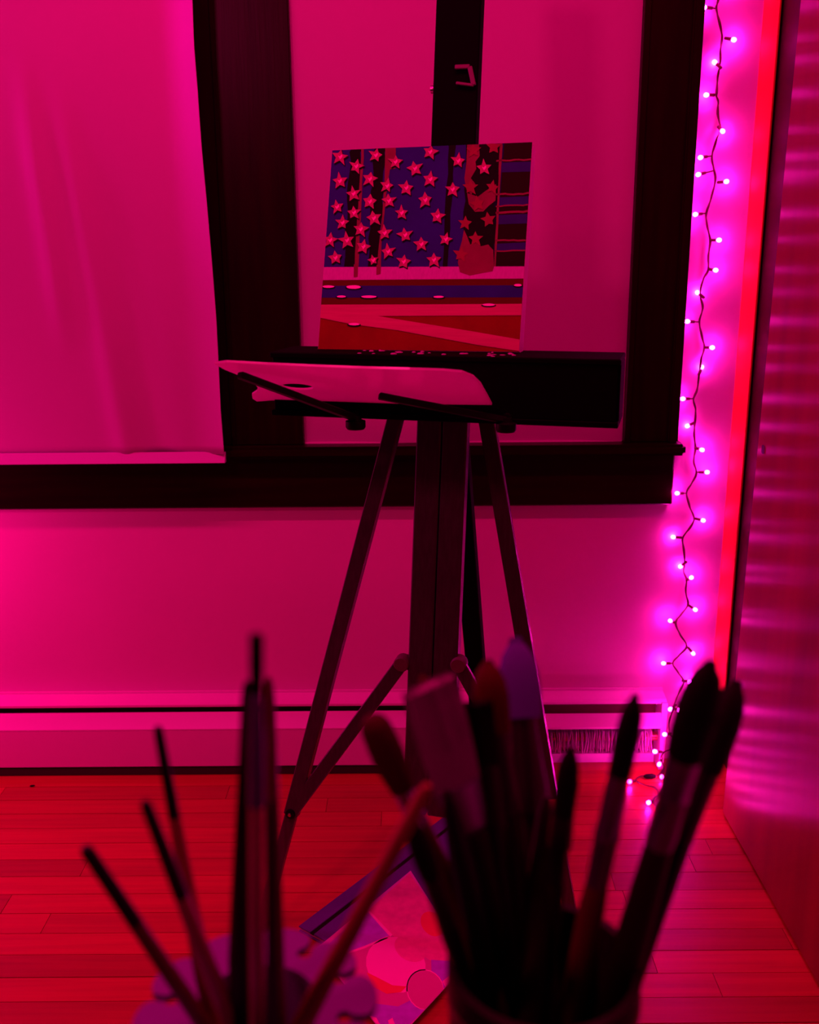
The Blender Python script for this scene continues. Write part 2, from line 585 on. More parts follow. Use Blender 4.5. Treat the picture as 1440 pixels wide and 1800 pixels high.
# ------------------------------------------------------------------ baseboard heater
HD = 1.985
zt = 0.205
ht = thing('baseboard_heater', (-0.3, W - 0.03, 0), 'long white baseboard heater under the windows, front cover missing at its right end', 'heater')
hx0, hx1, hcov = -1.42, 0.56, 0.235
zs1 = on(300, 1243, 1, HD + 0.018).z     # lip of the hood
zs0 = on(300, 1254, 1, HD + 0.016).z     # top of the damper
zd0 = on(300, 1284, 1, HD).z             # damper / front edge
zf0 = on(300, 1347, 1, HD).z
MB().box((hx0, W - 0.006, 0.01), (hx1, W - 0.0005, zs1 + 0.018)).build('back_plate', 'metalwhite', ht)
hood = MB()
hood.prism([(hx0, W - 0.006, zs1 + 0.013), (hx0, W - 0.040, zs1 + 0.008), (hx0, HD + 0.018, zs1 + 0.005), (hx0, HD + 0.018, zs1),
            (hx0, W - 0.040, zs1 + 0.003), (hx0, W - 0.006, zs1 + 0.008)], (hx1 - hx0, 0, 0))
hood.build('hood', 'metalwhite', ht)
MB().prism([(hx0, HD + 0.022, zs0), (hx0, HD, zd0 + 0.003), (hx0, HD, zd0), (hx0, HD + 0.004, zd0), (hx0, HD + 0.025, zs0 - 0.003)],
           (hcov - hx0, 0, 0)).build('damper', 'metalwhite', ht)
MB().prism([(hcov + 0.001, HD + 0.016, zs0 - 0.007), (hcov + 0.001, HD, zd0 + 0.001), (hcov + 0.001, HD, zd0 - 0.004), (hcov + 0.001, HD + 0.004, zd0 - 0.004), (hcov + 0.001, HD + 0.018, zs0 - 0.010)],
           (hx1 - 0.013 - hcov, 0, 0)).build('damper', 'metalwhite', ht)
MB().box((hx0 + 0.01, W - 0.0085, zf0), (hx1 - 0.013, W - 0.0062, zs1 + 0.004)).build('slot_shade_sheet', 'slotshade', ht)  # added sheet, coloured dark for the shade inside the slot
MB().prism([(hx0, HD, zd0 - 0.001), (hx0, HD, zf0), (hx0, HD + 0.010, zf0 - 0.004), (hx0, HD + 0.011, zf0 - 0.002), (hx0, HD + 0.0015, zf0 + 0.002), (hx0, HD + 0.0015, zd0 - 0.001)],
           (hcov - hx0, 0, 0)).build('front_cover', 'metalwhite', ht)
MB().box((hx0, HD + 0.0025, 0.001), (hcov, HD + 0.006, zf0 - 0.0045)).build('toe_painted_shadow', 'dark', ht)  # dark strip standing in for the shadowed gap below the cover
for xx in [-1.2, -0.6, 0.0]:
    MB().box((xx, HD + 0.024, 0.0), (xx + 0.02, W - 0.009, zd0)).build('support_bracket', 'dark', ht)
MB().box((hx1 - 0.012, HD + 0.01, 0.0), (hx1, W - 0.006, zs1 + 0.004)).build('end_bracket', 'metalwhite', ht)
zp = (zd0 + zf0) / 2 + 0.005
MB().lathe((hx0, HD + 0.032, zp), (hx1 - 0.014, HD + 0.032, zp), [(0, 0.010), (1, 0.010)], 14).build('pipe', 'copper', ht, smooth=True)
fin = MB()
x = hcov - 0.05
while x < hx1 - 0.03:
    t1, t2, t3 = (random.uniform(-0.0035, 0.0035) for _ in range(3))
    z0, z1 = zp - 0.028, zp + 0.024
    ya, yb = HD + 0.006 + random.uniform(0, 0.004), HD + 0.054
    fin.prism([(x + t1, ya, z0), (x + t2, ya, (z0 + z1) / 2), (x + t3, ya, z1), (x, yb, z1), (x, yb, z0)], (0.0006, 0, 0))
    x += 0.0042
f = fin.build('fins', 'fin', ht)
f['kind'] = 'stuff'
# strip of bare wall-board foot showing where the cover is missing
MB().box((hcov, HD + 0.045, 0.0), (hx1 - 0.014, W - 0.006, 0.022)).build('base_strip', 'metalwhite', ht)

# ------------------------------------------------------------------ easel
YW = math.radians(15.4)
u = V((math.cos(YW), -math.sin(YW), 0))
n = V((-math.sin(YW), -math.cos(YW), 0))
Z = V((0, 0, 1))
LM, LC = math.radians(9.5), math.radians(17.9)
mm = Z * math.cos(LM) - n * math.sin(LM)     # mast direction
mc = Z * math.cos(LC) - n * math.sin(LC)     # canvas up direction
nc = n * math.cos(LC) + Z * math.sin(LC)     # canvas front normal
rollc = math.radians(0.4)
uc = u * math.cos(rollc) + mc * math.sin(rollc)
mc = mc * math.cos(rollc) - u * math.sin(rollc)
CB = V((0.0096, 1.4666, 0.983))              # canvas bottom centre, front face
S = 0.305
mastP = CB + mc * S - nc * 0.035 + u * 0.026  # on the mast's front face, behind the canvas top
mastP = onp(796, 262, mastP, n * math.cos(LM) + Z * math.sin(LM))


def mast_at(z):
    return mastP + mm * ((z - mastP.z) / mm.z)


nm = n * math.cos(LM) + Z * math.sin(LM)
zb = onp(735, 1432, mastP, nm).z
ez = thing('easel', (mast_at(0.5).x, mast_at(0.5).y, 0), 'dark tripod easel with a wide shelf box and palette arms, holding a small canvas', 'easel')
BT = CB.z - 0.0005
bb = onp(800, 742, CB + n * 0.055, n).z
lw = 0.039
for s in (-1, 1):
    MB().obox(mast_at(zb) + u * (s * 0.0205) - nm * 0.012, mast_at(BT - 0.004) + u * (s * 0.0205) - nm * 0.012, u, lw, 0.024).build('mast_rail', 'easel', ez, bevel=0.002)
MB().obox(mast_at(zb + 0.03) - nm * 0.034, mast_at(BT + 0.04) - nm * 0.034, u, 0.05, 0.018).build('mast_core', 'easelback', ez, bevel=0.002)
MB().obox(mast_at(BT + 0.0) - nm * 0.013, mast_at(1.64) - nm * 0.013, u, 0.0685, 0.026).build('upper_mast', 'easelback', ez, bevel=0.002)
# clamp bracket with bent steel frame on the upper mast
cb = MB()
q = [onp(800, 118, mastP + nm * 0.004, nm), onp(826, 117, mastP + nm * 0.004, nm), onp(833, 150, mastP + nm * 0.004, nm), onp(802, 146, mastP + nm * 0.004, nm)]
for a, b, wd in ((q[0], q[1], 0.006), (q[1], q[2], 0.007), (q[2], q[3], 0.004)):
    cb.obox(a, b, mm if abs((a - b).dot(u)) > 0.01 else u, wd, 0.004)
cb.build('clamp_bracket', flat('clamp_metal', (0.17, 0.05, 0.12), 0.45, metal=0.2) or 'clamp_metal', ez, bevel=0.0008)
kn = onp(757, 153, mastP, nm)
MB().lathe(kn - u * 0.002 - nm * 0.012, kn + u * 0.012 - nm * 0.012, [(0, 0.006), (0.8, 0.006), (1, 0.004)], 14).build('clamp_screw', 'steel', ez, smooth=True)

# shelf box that carries the canvas
bl = onp(476, 622, CB + n * 0.05, n)
br = onp(1090, 680, CB + n * 0.055, n)
ul = (bl - CB).dot(u)
ur = (br - CB).dot(u)


def bx(a, h, z):
    p = CB + u * a + n * h
    return V((p.x, p.y, z))


fh, bh = 0.055, -0.042


def obx(a0, a1, h0, h1, z0, z1):
    b = MB()
    vs = [bx(a, h, z) for z in (z0, z1) for a, h in ((a0, h0), (a1, h0), (a1, h1), (a0, h1))]
    b.add(vs, [(3, 2, 1, 0), (4, 5, 6, 7), (0, 1, 5, 4), (1, 2, 6, 5), (2, 3, 7, 6), (3, 0, 4, 7)])
    return b


obx(ul, ur, bh, fh, BT - 0.008, BT).build('shelf_top', 'easelback', ez, bevel=0.0015)
obx(ul + 0.004, ur - 0.004, fh - 0.010, fh - 0.002, bb + 0.008, BT - 0.008).build('front_board', 'easelback', ez, bevel=0.001)
obx(ul, ur, bh, fh + 0.002, bb, bb + 0.008).build('bottom_board', 'easelback', ez, bevel=0.001)
obx(ul, ul + 0.008, bh, fh - 0.010, bb + 0.008, BT - 0.008).build('end_board', 'easelback', ez, bevel=0.001)
obx(ur - 0.008, ur, bh, fh - 0.010, bb + 0.008, BT - 0.008).build('end_board', 'easelback', ez, bevel=0.001)
# dried paint crust on the shelf's front edge
pc = MB()
for k in range(26):
    a = random.uniform(-0.13, 0.15)
    h = random.uniform(0.004, 0.05)
    r = random.uniform(0.002, 0.006)
    pc.lathe(bx(a, h, BT - 0.0005), bx(a, h, BT + random.uniform(0.0006, 0.002)), [(0, r), (0.7, r * 0.8), (1, r * 0.4)], 7)
pc.build('paint_crust', 'b_pink', ez)['kind'] = 'stuff'

# legs
topz = bb + 0.03
ltop = onp(700, 720, mast_at(topz) - nm * 0.01, n)
lj = (515, 1425)
lfoot = on(457, 1643, 2, 0.0)
lw2 = 0.024


def leg(pt, pf, wid, nm_, dirw, mat_='easel', thick=0.018):
    return MB().obox(pf, pt, dirw, wid, thick).build(nm_, mat_, ez, bevel=0.0015)


ldir = (ltop - lfoot).normalized()
tj = None
best = 9e9
for k in range(400):
    t = k / 400
    p = lfoot + (ltop - lfoot) * t
    d = p - CAM
    py = 900 - FPX * d.dot(U_) / d.dot(F_)
    if abs(py - 1425) < best:
        best, tj = abs(py - 1425), p
LJ = tj
leg(ltop, LJ - ldir * 0.006, lw2, 'leg', u)
lowl = leg(LJ + ldir * 0.03 , lfoot + Z * 0.006 + ldir * 0.004, 0.020, 'leg_extension', u, thick=0.013)
MB().lathe(lfoot + Z * 0.0, lfoot + ldir * 0.03, [(0, 0.012), (0.9, 0.0125), (1, 0.010)], 12).build('foot_cap', 'black', ez, smooth=True)
MB().lathe(LJ + n * 0.008, LJ + n * 0.0125, [(0, 0.0085), (0.8, 0.0085), (1, 0.007)], 18).build('bolt', 'black', ez, smooth=True)
MB().lathe(LJ + n * 0.0125, LJ + n * 0.0145, [(0, 0.0035), (1, 0.003)], 6).build('bolt', 'steel', ez)

rtop = onp(853, 720, mast_at(topz) - nm * 0.01, n)
rfoot = on(1022, 1722, 2, 0.0)
# keep the image slope of the photograph: leg passes (885, 930)
rdir = (rtop - rfoot).normalized()
leg(rtop, rfoot + rdir * 0.30, lw2, 'leg', u)
RJ = rfoot + rdir * (LJ - lfoot).length
leg(RJ + rdir * 0.03, rfoot + Z * 0.006 + rdir * 0.004, 0.020, 'leg_extension', u, thick=0.013)
MB().lathe(rfoot, rfoot + rdir * 0.03, [(0, 0.012), (0.9, 0.0125), (1, 0.010)], 12).build('foot_cap', 'black', ez, smooth=True)
MB().lathe(RJ + n * 0.008, RJ + n * 0.0125, [(0, 0.0085), (0.8, 0.0085), (1, 0.007)], 18).build('bolt', 'black', ez, smooth=True)

btop = onp(800, 720, mast_at(topz) - nm * 0.06, n)
bfoot = on(856, 1405, 2, 0.0)
bdir = (btop - bfoot).normalized()
leg(btop, bfoot + bdir * 0.012, 0.035, 'rear_leg', u, 'easelback', 0.022)
MB().lathe(bfoot + Z * 0.001, bfoot + bdir * 0.03, [(0, 0.019), (0.9, 0.020), (1, 0.016)], 12).build('foot_cap', 'black', ez, smooth=True)

# braces from a collar on the mast to the leg joints
for s, px, py, J in ((-1, 706, 1166, LJ), (1, 806, 1168, RJ)):
    h = onp(px, py, mastP + nm * 0.0, nm) + nm * (-0.004)
    MB().obox(J + n * 0.004 + (J - h).normalized() * 0.0, h, u, 0.022, 0.010).build('brace', 'easel', ez, bevel=0.0015)
    MB().lathe(h - n * 0.010, h + n * 0.0095, [(0, 0.0125), (0.9, 0.0125), (1, 0.011)], 20).build('pivot_cap', 'greycap', ez, smooth=True)
ck = onp(757, 1168, mastP - nm * 0.03, nm)
MB().obox(ck - u * 0.05, ck + u * 0.05, mm, 0.024, 0.012).build('brace_collar', 'black', ez, bevel=0.002)

# palette plane: rises towards the painter
TP = math.radians(20)
pq = n * math.cos(TP) + Z * math.sin(TP)
pn = u.cross(pq).normalized()
P0 = onp(865, 712, CB + n * (fh + 0.012), n)
for key, (k0x, k0y), (e0x, e0y) in (('palette_arm', (625, 735), (421, 659)), ('palette_arm', (890, 739), (666, 696))):
    off = pn * (-0.006 if pn.z > 0 else 0.006)
    e = onp(e0x, e0y, P0 + off, pn)
    k_ = onp(k0x, k0y, CB + n * (fh + 0.008), n)
    MB().obox(k_, e, pn, 0.009, 0.012).build(key, 'black', ez, bevel=0.0015)
    kz = V((k_.x, k_.y, k_.z))
    MB().lathe(kz - Z * 0.016, kz + Z * 0.004, [(0, 0.0125), (0.15, 0.0145), (0.6, 0.0145), (0.7, 0.009), (1, 0.008)], 18).build('arm_knob', 'black', ez, smooth=True)
    MB().lathe(kz + Z * 0.003, kz + Z * 0.003 - n * 0.02, [(0, 0.006), (1, 0.006)], 10).build('knob_bolt', 'black', ez, smooth=True)

# palette
out = [(377, 640), (398, 637), (470, 641), (560, 645), (640, 648), (720, 650), (780, 652), (812, 655), (832, 663), (845, 676), (857, 697), (865, 712),
       (780, 711), (700, 711), (620, 709), (540, 706), (478, 704), (452, 706), (444, 701), (443, 694), (452, 688), (453, 681), (448, 676), (440, 671), (420, 660), (395, 650)]
po = [onp(a, b, P0, pn) for a, b in out]
hole = [onp(523 + 28 * math.cos(t), 680 + 5.2 * math.sin(t) + 0.06 * 28 * math.cos(t), P0, pn) for t in [2 * math.pi * k / 28 for k in range(28)]]
pal = MB().holed(po, [hole], pn * (0.003 if pn.z > 0 else -0.003)).build('palette', 'palette', None, origin=P0)
tag(pal, 'white paint palette with thumb hole resting on the easel arms in front of the shelf', 'palette')

# canvas with painting
cv = thing('painted_canvas', CB, 'square canvas painted with a star-spangled striped flag, standing on the easel shelf', 'painting')
MB().obox(CB - nc * 0.017, CB + mc * S - nc * 0.017, uc, S, 0.034).build('stretched_canvas', 'canvas', cv, bevel=0.001)
H0 = [(197, 152), (1300, 100), (1240, 1250), (118, 1235)]     # corners in a zoomed view of the painting


def solve(A, b):
    nn = len(b)
    for i in range(nn):
        p = max(range(i, nn), key=lambda r: abs(A[r][i]))
        A[i], A[p], b[i], b[p] = A[p], A[i], b[p], b[i]
        for r in range(i + 1, nn):
            k = A[r][i] / A[i][i]
            for c_ in range(i, nn):
                A[r][c_] -= k * A[i][c_]
            b[r] -= k * b[i]
    x = [0] * nn
    for i in reversed(range(nn)):
        x[i] = (b[i] - sum(A[i][j] * x[j] for j in range(i + 1, nn))) / A[i][i]
    return x


def homog(src, dst):
    A, b = [], []
    for (x, y), (X, Y) in zip(src, dst):
        A.append([x, y, 1, 0, 0, 0, -X * x, -X * y]); b.append(X)
        A.append([0, 0, 0, x, y, 1, -Y * x, -Y * y]); b.append(Y)
    return solve(A, b)


Hm = homog(H0, [(0, 1), (1, 1), (1, 0), (0, 0)])


def cuv(x, y, lay=0):
    d = Hm[6] * x + Hm[7] * y + 1
    a, b = (Hm[0] * x + Hm[1] * y + Hm[2]) / d, (Hm[3] * x + Hm[4] * y + Hm[5]) / d
    a, b = max(0.002, min(0.998, a)), max(0.002, min(0.998, b))
    return CB + uc * ((a - 0.5) * S) + mc * (b * S) + nc * (0.00025 + 0.00018 * lay)


PM = ['p_red', 'p_blue', 'p_black', 'p_maroon', 'p_purple', 'p_drip', 'p_white', 'p_cloud', 'p_dred', 'p_salmon']
pt = MB()


def paint(lay, mname, pts):
    pt.poly([cuv(x, y, lay) for x, y in pts], PM.index(mname))


def rag(x0, x1, y0, x0b, x1b, y1, k=10, a=4):
    l = [(x0 + (x0b - x0) * i / k + random.uniform(-a, a), y0 + (y1 - y0) * i / k) for i in range(k + 1)]
    r = [(x1 + (x1b - x1) * i / k + random.uniform(-a, a), y0 + (y1 - y0) * i / k) for i in range(k + 1)]
    return l + r[::-1]


paint(0, 'p_red', [(90, 60), (1330, 60), (1300, 1290), (90, 1290)])
paint(1, 'p_blue', [(90, 60), (1145, 60), (1100, 790), (90, 790)])
paint(1, 'p_maroon', [(1120, 60), (1330, 60), (1300, 790), (1085, 790)])
paint(2, 'p_black', rag(302, 366, 60, 266, 328, 782, 14, 9))
paint(2, 'p_black', rag(432, 494, 60, 394, 456, 782, 14, 9))
paint(2, 'p_black', rag(842, 876, 60, 806, 836, 784, 10, 4))
paint(2, 'p_black', rag(940, 1130, 60, 912, 1096, 784, 12, 6))
for y0, y1 in ((210, 264), (398, 450), (494, 546), (650, 696)):
    paint(2, 'p_purple', [(1090, y0 + 6), (1330, y0 - 4), (1330, y1 - 4), (1090, y1 + 4)])
for yy, h in ((204, 9), (388, 10), (450, 8), (486, 12), (640, 10), (697, 8)):
    pts = [(1100 + 25 * i, yy - h / 2 + random.uniform(-3, 3) - i) for i in range(10)]
    paint(3, 'p_drip', pts + [(x, y + h) for x, y in pts[::-1]])
paint(3, 'p_drip', rag(364, 376, 60, 318, 340, 840, 12, 2))
paint(3, 'p_drip', [(494, 60), (552, 60), (545, 250), (515, 255), (508, 300), (494, 400), (470, 660), (466, 820), (444, 826), (452, 700), (474, 500), (486, 300)])
paint(3, 'p_drip', rag(1122, 1136, 60, 1092, 1104, 784, 12, 2))
paint(3, 'p_drip', [(940, 100), (1005, 100), (1008, 180), (985, 210), (990, 250), (960, 300), (985, 330), (965, 390), (935, 360), (925, 300), (935, 220)])
paint(3, 'p_drip', [(940, 380), (1000, 400), (1040, 370), (1100, 330), (1098, 420), (1060, 450), (1030, 480), (985, 482), (950, 440)])
paint(4, 'p_white', [(90, 786), (1330, 778), (1330, 845), (90, 857)])
paint(3, 'p_dred', [(90, 850), (1330, 840), (1330, 890), (90, 890)])
paint(4, 'p_blue', [(90, 888), (1330, 882), (1330, 948), (90, 952)])
paint(3, 'p_dred', [(90, 945), (1330, 945), (1330, 990), (90, 990)])
paint(4, 'p_salmon', [(90, 990), (700, 988), (1330, 984), (1330, 1048), (800, 1050), (450, 1052), (700, 1092), (1000, 1140), (1330, 1182), (1330, 1246), (1000, 1210), (560, 1130), (300, 1096), (90, 1062)])
paint(5, 'p_drip', [(925, 580), (945, 620), (960, 660), (1000, 650), (1020, 670), (1060, 660), (1088, 690), (1094, 780), (1086, 806), (1030, 816), (960, 830), (905, 812), (893, 760), (900, 690), (915, 640)])
paint(5, 'p_drip', [(318, 770), (342, 770), (340, 838), (318, 842)])
paint(5, 'p_drip', [(444, 770), (468, 770), (466, 822), (442, 828)])
for x, y, a, b in ((178, 892, 36, 7), (318, 894, 44, 10), (250, 946, 28, 6), (402, 947, 46, 7), (788, 947, 32, 6), (1228, 882, 24, 7), (1066, 990, 38, 7), (320, 1097, 34, 7)):
    paint(5, 'p_black', [(x + (a + 4) * math.cos(t), y + 4 + (b + 3) * math.sin(t)) for t in [k * math.pi / 7 for k in range(14)]])
    paint(6, 'p_cloud', [(x + a * math.cos(t) * random.uniform(0.85, 1), y + b * math.sin(t)) for t in [k * math.pi / 7 for k in range(14)]])
pt.build('painted_surface', PM, cv)
stars = [(243, 190), (330, 240), (240, 320), (437, 180), (405, 308), (315, 388), (225, 460), (318, 490), (255, 545), (405, 430), (427, 520), (355, 580),
         (188, 640), (280, 640), (370, 675), (217, 735), (425, 748), (500, 345), (510, 425), (487, 600), (507, 700), (593, 755), (545, 215), (652, 250),
         (605, 355), (580, 490), (600, 610), (690, 660), (760, 745), (735, 160), (737, 308), (710, 420), (778, 508), (825, 632), (890, 207), (860, 362),
         (1033, 245), (960, 350), (1080, 350), (1000, 440), (930, 545), (1060, 525), (975, 150), (1085, 130), (990, 630), (910, 715)]
for i, (x, y) in enumerate(stars):
    red = x > 900 and (x, y) not in ((1033, 245),)
    R = random.uniform(40, 47)
    if y in (748,):
        R = 30
    ph = random.uniform(-0.25, 0.25)
    o_, sh_ = [], []
    for k in range(10):
        r = R * random.uniform(0.85, 1.16) if k % 2 == 0 else R * random.uniform(0.42, 0.54)
        th = -math.pi / 2 + ph + k * math.pi / 5
        o_.append((x + r * math.cos(th), y + r * math.sin(th)))
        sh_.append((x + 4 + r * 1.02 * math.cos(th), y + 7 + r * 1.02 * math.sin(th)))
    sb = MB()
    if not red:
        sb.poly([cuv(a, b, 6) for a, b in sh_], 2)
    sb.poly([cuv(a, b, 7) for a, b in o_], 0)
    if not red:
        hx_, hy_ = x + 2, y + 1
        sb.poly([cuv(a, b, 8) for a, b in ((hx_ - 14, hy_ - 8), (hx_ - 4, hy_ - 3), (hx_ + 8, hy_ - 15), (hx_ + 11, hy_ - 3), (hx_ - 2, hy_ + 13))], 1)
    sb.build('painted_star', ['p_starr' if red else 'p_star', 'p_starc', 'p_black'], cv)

# ------------------------------------------------------------------ string lights
WD = W - 0.010
path = [(1265, -160, 0), (1258, -90, 0), (1266, -40, 0), (1262, 0, 0), (1260, 15, 0), (1264, 40, 0), (1270, 66, 0), (1266, 92, 0), (1265, 117, 0), (1261, 145, 0), (1259, 167, 0),
        (1263, 178, 0), (1261, 200, 0), (1267, 227, 0), (1258, 248, 0), (1252, 274, 0), (1255, 298, 0), (1257, 321, 0), (1250, 350, 0), (1241, 375, 0), (1244, 398, 0), (1248, 422, 0),
        (1246, 448, 0), (1245, 473, 0), (1237, 490, 0), (1231, 518, 0), (1235, 542, 0), (1230, 566, 0), (1233, 590, 0), (1239, 611, 0), (1232, 632, 0), (1230, 655, 0),
        (1226, 682, 0), (1219, 701, 0), (1223, 718, 0), (1221, 743, 0), (1221, 765, 0), (1222, 787, 0), (1220, 810, 0), (1224, 830, 0), (1216, 850, 0), (1207, 867, 0),
        (1212, 890, 0), (1221, 911, 0), (1212, 928, 0), (1201, 945, 0), (1201, 962, 0), (1204, 990, 0), (1202, 1005, 0), (1207, 1020, 0), (1206, 1042, 0), (1209, 1063, 0),
        (1198, 1080, 0), (1187, 1095, 0), (1196, 1115, 0), (1207, 1135, 0), (1194, 1152, 0), (1183, 1166, 0), (1192, 1182, 0), (1203, 1197, 0), (1196, 1212, 0.0), (1190, 1228, 0.02),
        (1184, 1243, 0.075), (1180, 1258, 0.085), (1176, 1275, 0.088), (1177, 1290, 0.088), (1191, 1301, 0.086), (1186, 1315, 0.088), (1168, 1322, 0.09), (1162, 1335, 0.095)]
P3 = [on(a, b, 1, WD - c) for a, b, c in path]
fl = [(1168, 1352), (1150, 1366), (1128, 1364), (1118, 1372), (1134, 1380), (1152, 1384), (1158, 1396), (1148, 1406), (1160, 1420), (1178, 1412), (1190, 1392), (1184, 1370)]
P3 += [on(a, b, 2, 0.004) for a, b in fl]
P3 = [p.lerp(p, 0) for p in P3]


def catmull(P, k=5):
    o = []
    for i in range(len(P) - 1):
        a, b, c, d = P[max(i - 1, 0)], P[i], P[i + 1], P[min(i + 2, len(P) - 1)]
        for j in range(k):
            t = j / k
            o.append(0.5 * ((2 * b) + (c - a) * t + (2 * a - 5 * b + 4 * c - d) * t * t + (3 * b - a - 3 * c + d) * t ** 3))
    return o + [P[-1]]


sl = thing('string_lights', (P3[30].x, WD, 0.0), 'string of tiny glowing pink and violet bulbs hanging down the wall beside the window', 'string lights')
cu = catmull(P3)
MB().tube(cu, 0.0016).build('wire', 'wire', sl, smooth=True)
cu2 = [p + V((0.0022 * math.sin(i * 0.55), -0.0015 - 0.0012 * math.cos(i * 0.55), 0)) for i, p in enumerate(cu)]
for p in cu2:
    p.z = max(p.z, 0.003)
MB().tube(cu2, 0.0011).build('wire', 'wire', sl, smooth=True)
# (socket root pixel, bulb pixel, standoff of the root from the wall line, bulb's standoff)
bul = [((1260, 15), (1237, 13)), ((1270, 66), (1291, 70)), ((1265, 117), (1256, 109)), ((1259, 167), (1241, 167)), ((1267, 227), (1271, 231)), ((1252, 274), (1231, 277)),
       ((1257, 321), (1278, 319)), ((1241, 375), (1222, 377)), ((1248, 422), (1265, 422)), ((1245, 473), (1259, 475)), ((1231, 518), (1226, 514)), ((1230, 566), (1208, 565)),
       ((1239, 611), (1253, 611)), ((1230, 655), (1234, 645)), ((1219, 701), (1200, 701)), ((1221, 743), (1208, 749)), ((1222, 787), (1235, 791)), ((1224, 830), (1244, 830)),
       ((1207, 867), (1190, 867)), ((1221, 911), (1237, 915)), ((1201, 945), (1183, 944)), ((1204, 990), (1196, 996)), ((1207, 1020), (1216, 1015)), ((1209, 1063), (1223, 1072)),
       ((1187, 1095), (1178, 1091)), ((1207, 1135), (1219, 1149)), ((1183, 1166), (1166, 1166)), ((1203, 1197), (1214, 1199)), ((1255, 300), (1227, 307))]
low = [((1184, 1243, .075), (1178, 1247, .078)), ((1186, 1246, .074), (1196, 1249, .078)), ((1177, 1290, .088), (1168, 1291, .092)),
       ((1168, 1322, .09), (1151, 1321, .097)), ((1163, 1335, .094), (1159, 1344, .105))]
floorb = [((1168, 1352), (1164, 1366)), ((1150, 1406), (1140, 1411)), ((1160, 1396), (1170, 1390)), ((1118, 1372), (1106, 1374)), ((1178, 1412), (1188, 1420))]
jobs = []
for i, (a, b) in enumerate(bul):
    towall = i in (2, 10, 13, 15, 20, 21)
    jobs.append((on(*a, 1, WD), on(*b, 1, WD + (0.004 if towall else -random.uniform(0.004, 0.016)))))
jobs.append((on(1262, -40, 1, WD), on(1282, -38, 1, WD - 0.008)))
jobs.append((on(1258, -90, 1, WD), on(1238, -92, 1, WD - 0.008)))
for a, b in low:
    jobs.append((on(a[0], a[1], 1, WD - a[2]), on(b[0], b[1], 1, WD - b[2])))
for a, b in floorb:
    jobs.append((on(*a, 2, 0.005), on(*b, 2, 0.009)))
s0 = MB().lathe((0, 0, 0), (0, 0, 1), [(0, 0.0018), (0.1, 0.0032), (0.9, 0.0036), (1, 0.0030)], 10)
sock0 = bulb0 = None
for i, (a, b) in enumerate(jobs):
    d = b - a
    L = max(d.length - 0.005, 0.006)
    if sock0 is None:
        so_ = MB().lathe(WL[sl.name], WL[sl.name] + V((0, 0, 0.014)), [(0, 0.0016), (0.1, 0.0030), (0.9, 0.0034), (1, 0.0028)], 10).build('light_socket', 'socket', sl, smooth=True)
        bo = MB().lathe(WL[sl.name] + V((0, 0, 0.0135)), WL[sl.name] + V((0, 0, 0.0235)), [(0, 0.0028), (0.15, 0.0040), (0.45, 0.0047), (0.7, 0.0044), (0.9, 0.0030), (1, 0.0008)], 12).build('bulb', 'bulb', so_, smooth=True)
        sock0, bulb0 = so_, bo
    else:
        so_ = sock0.copy(); C.objects.link(so_); so_.parent = sl
        bo = bulb0.copy(); C.objects.link(bo); bo.parent = so_
    dd = d.normalized()
    base = b - dd * 0.019
    so_.location = base - WL[sl.name]
    so_.rotation_euler = dd.to_track_quat('Z', 'Y').to_euler()
    if L > 0.018:
        MB().tube([a, base + dd * 0.003], 0.0014, 5).build('wire', 'wire', sl)

# dark dry leaf-like connector lying among the bulbs
pk = on(1141, 1366, 2, 0.004)
plg = MB().lathe(pk + V((-0.012, 0, 0.002)), pk + V((0.014, -0.004, 0.004)), [(0, 0.002), (0.2, 0.005), (0.7, 0.006), (1, 0.003)], 10).build('plug', 'black', sl, smooth=True)

# crumb on the floor
cp = on(57, 1383, 2, 0.0)
cr = MB().lathe(cp + V((-0.006, 0, 0.002)), cp + V((0.006, 0.001, 0.0025)), [(0, 0.0006), (0.3, 0.002), (0.7, 0.0018), (1, 0.0005)], 8).build('crumb', 'black', None, origin=cp, smooth=True)
tag(cr, 'tiny dark crumb lying on the floor planks in front of the heater', 'crumb')

# ------------------------------------------------------------------ purple sketchbook with a print on top
zs = 0.012
a = on(532, 1622, 2, zs)
b = on(742, 1464, 2, zs)
ex = (b - a); ex.z = 0
ex = ex.normalized()
ey = V((ex.y, -ex.x, 0))
if ey.y > 0:
    ey = -ey
o0 = a - ex * 0.01
LB, WB_ = (b - a).length + 0.10, 0.24
sk = thing('sketchbook', o0 + ex * LB / 2 + ey * WB_ / 2 - Z * zs, 'purple sketchbook lying askew on the floor under the printed sheet', 'sketchbook')


def sq(x0, x1, y0, y1, z0, z1):
    vs = [V((*(o0 + ex * xx + ey * yy).xy, z)) for z in (z0, z1) for xx, yy in ((x0, y0), (x1, y0), (x1, y1), (x0, y1))]
    return MB().add(vs, [(3, 2, 1, 0), (4, 5, 6, 7), (0, 1, 5, 4), (1, 2, 6, 5), (2, 3, 7, 6), (3, 0, 4, 7)])


sq(0, LB, 0, WB_, 0.0002, 0.003).build('back_cover', 'purpledark', sk, bevel=0.0008)
sq(0.003, LB - 0.003, 0.002, WB_ - 0.004, 0.003, 0.009).build('pages', 'grey', sk)
sq(0, LB, 0.035, WB_, 0.009, zs).build('front_cover', 'purpledark', sk, bevel=0.0008)
sq(0, LB, 0.0, 0.027, 0.009, zs).build('binding_strip', 'purpledark', sk, bevel=0.0008)
sq(0, LB, 0.027, 0.035, 0.009, zs - 0.0012).build('groove', 'black', sk)
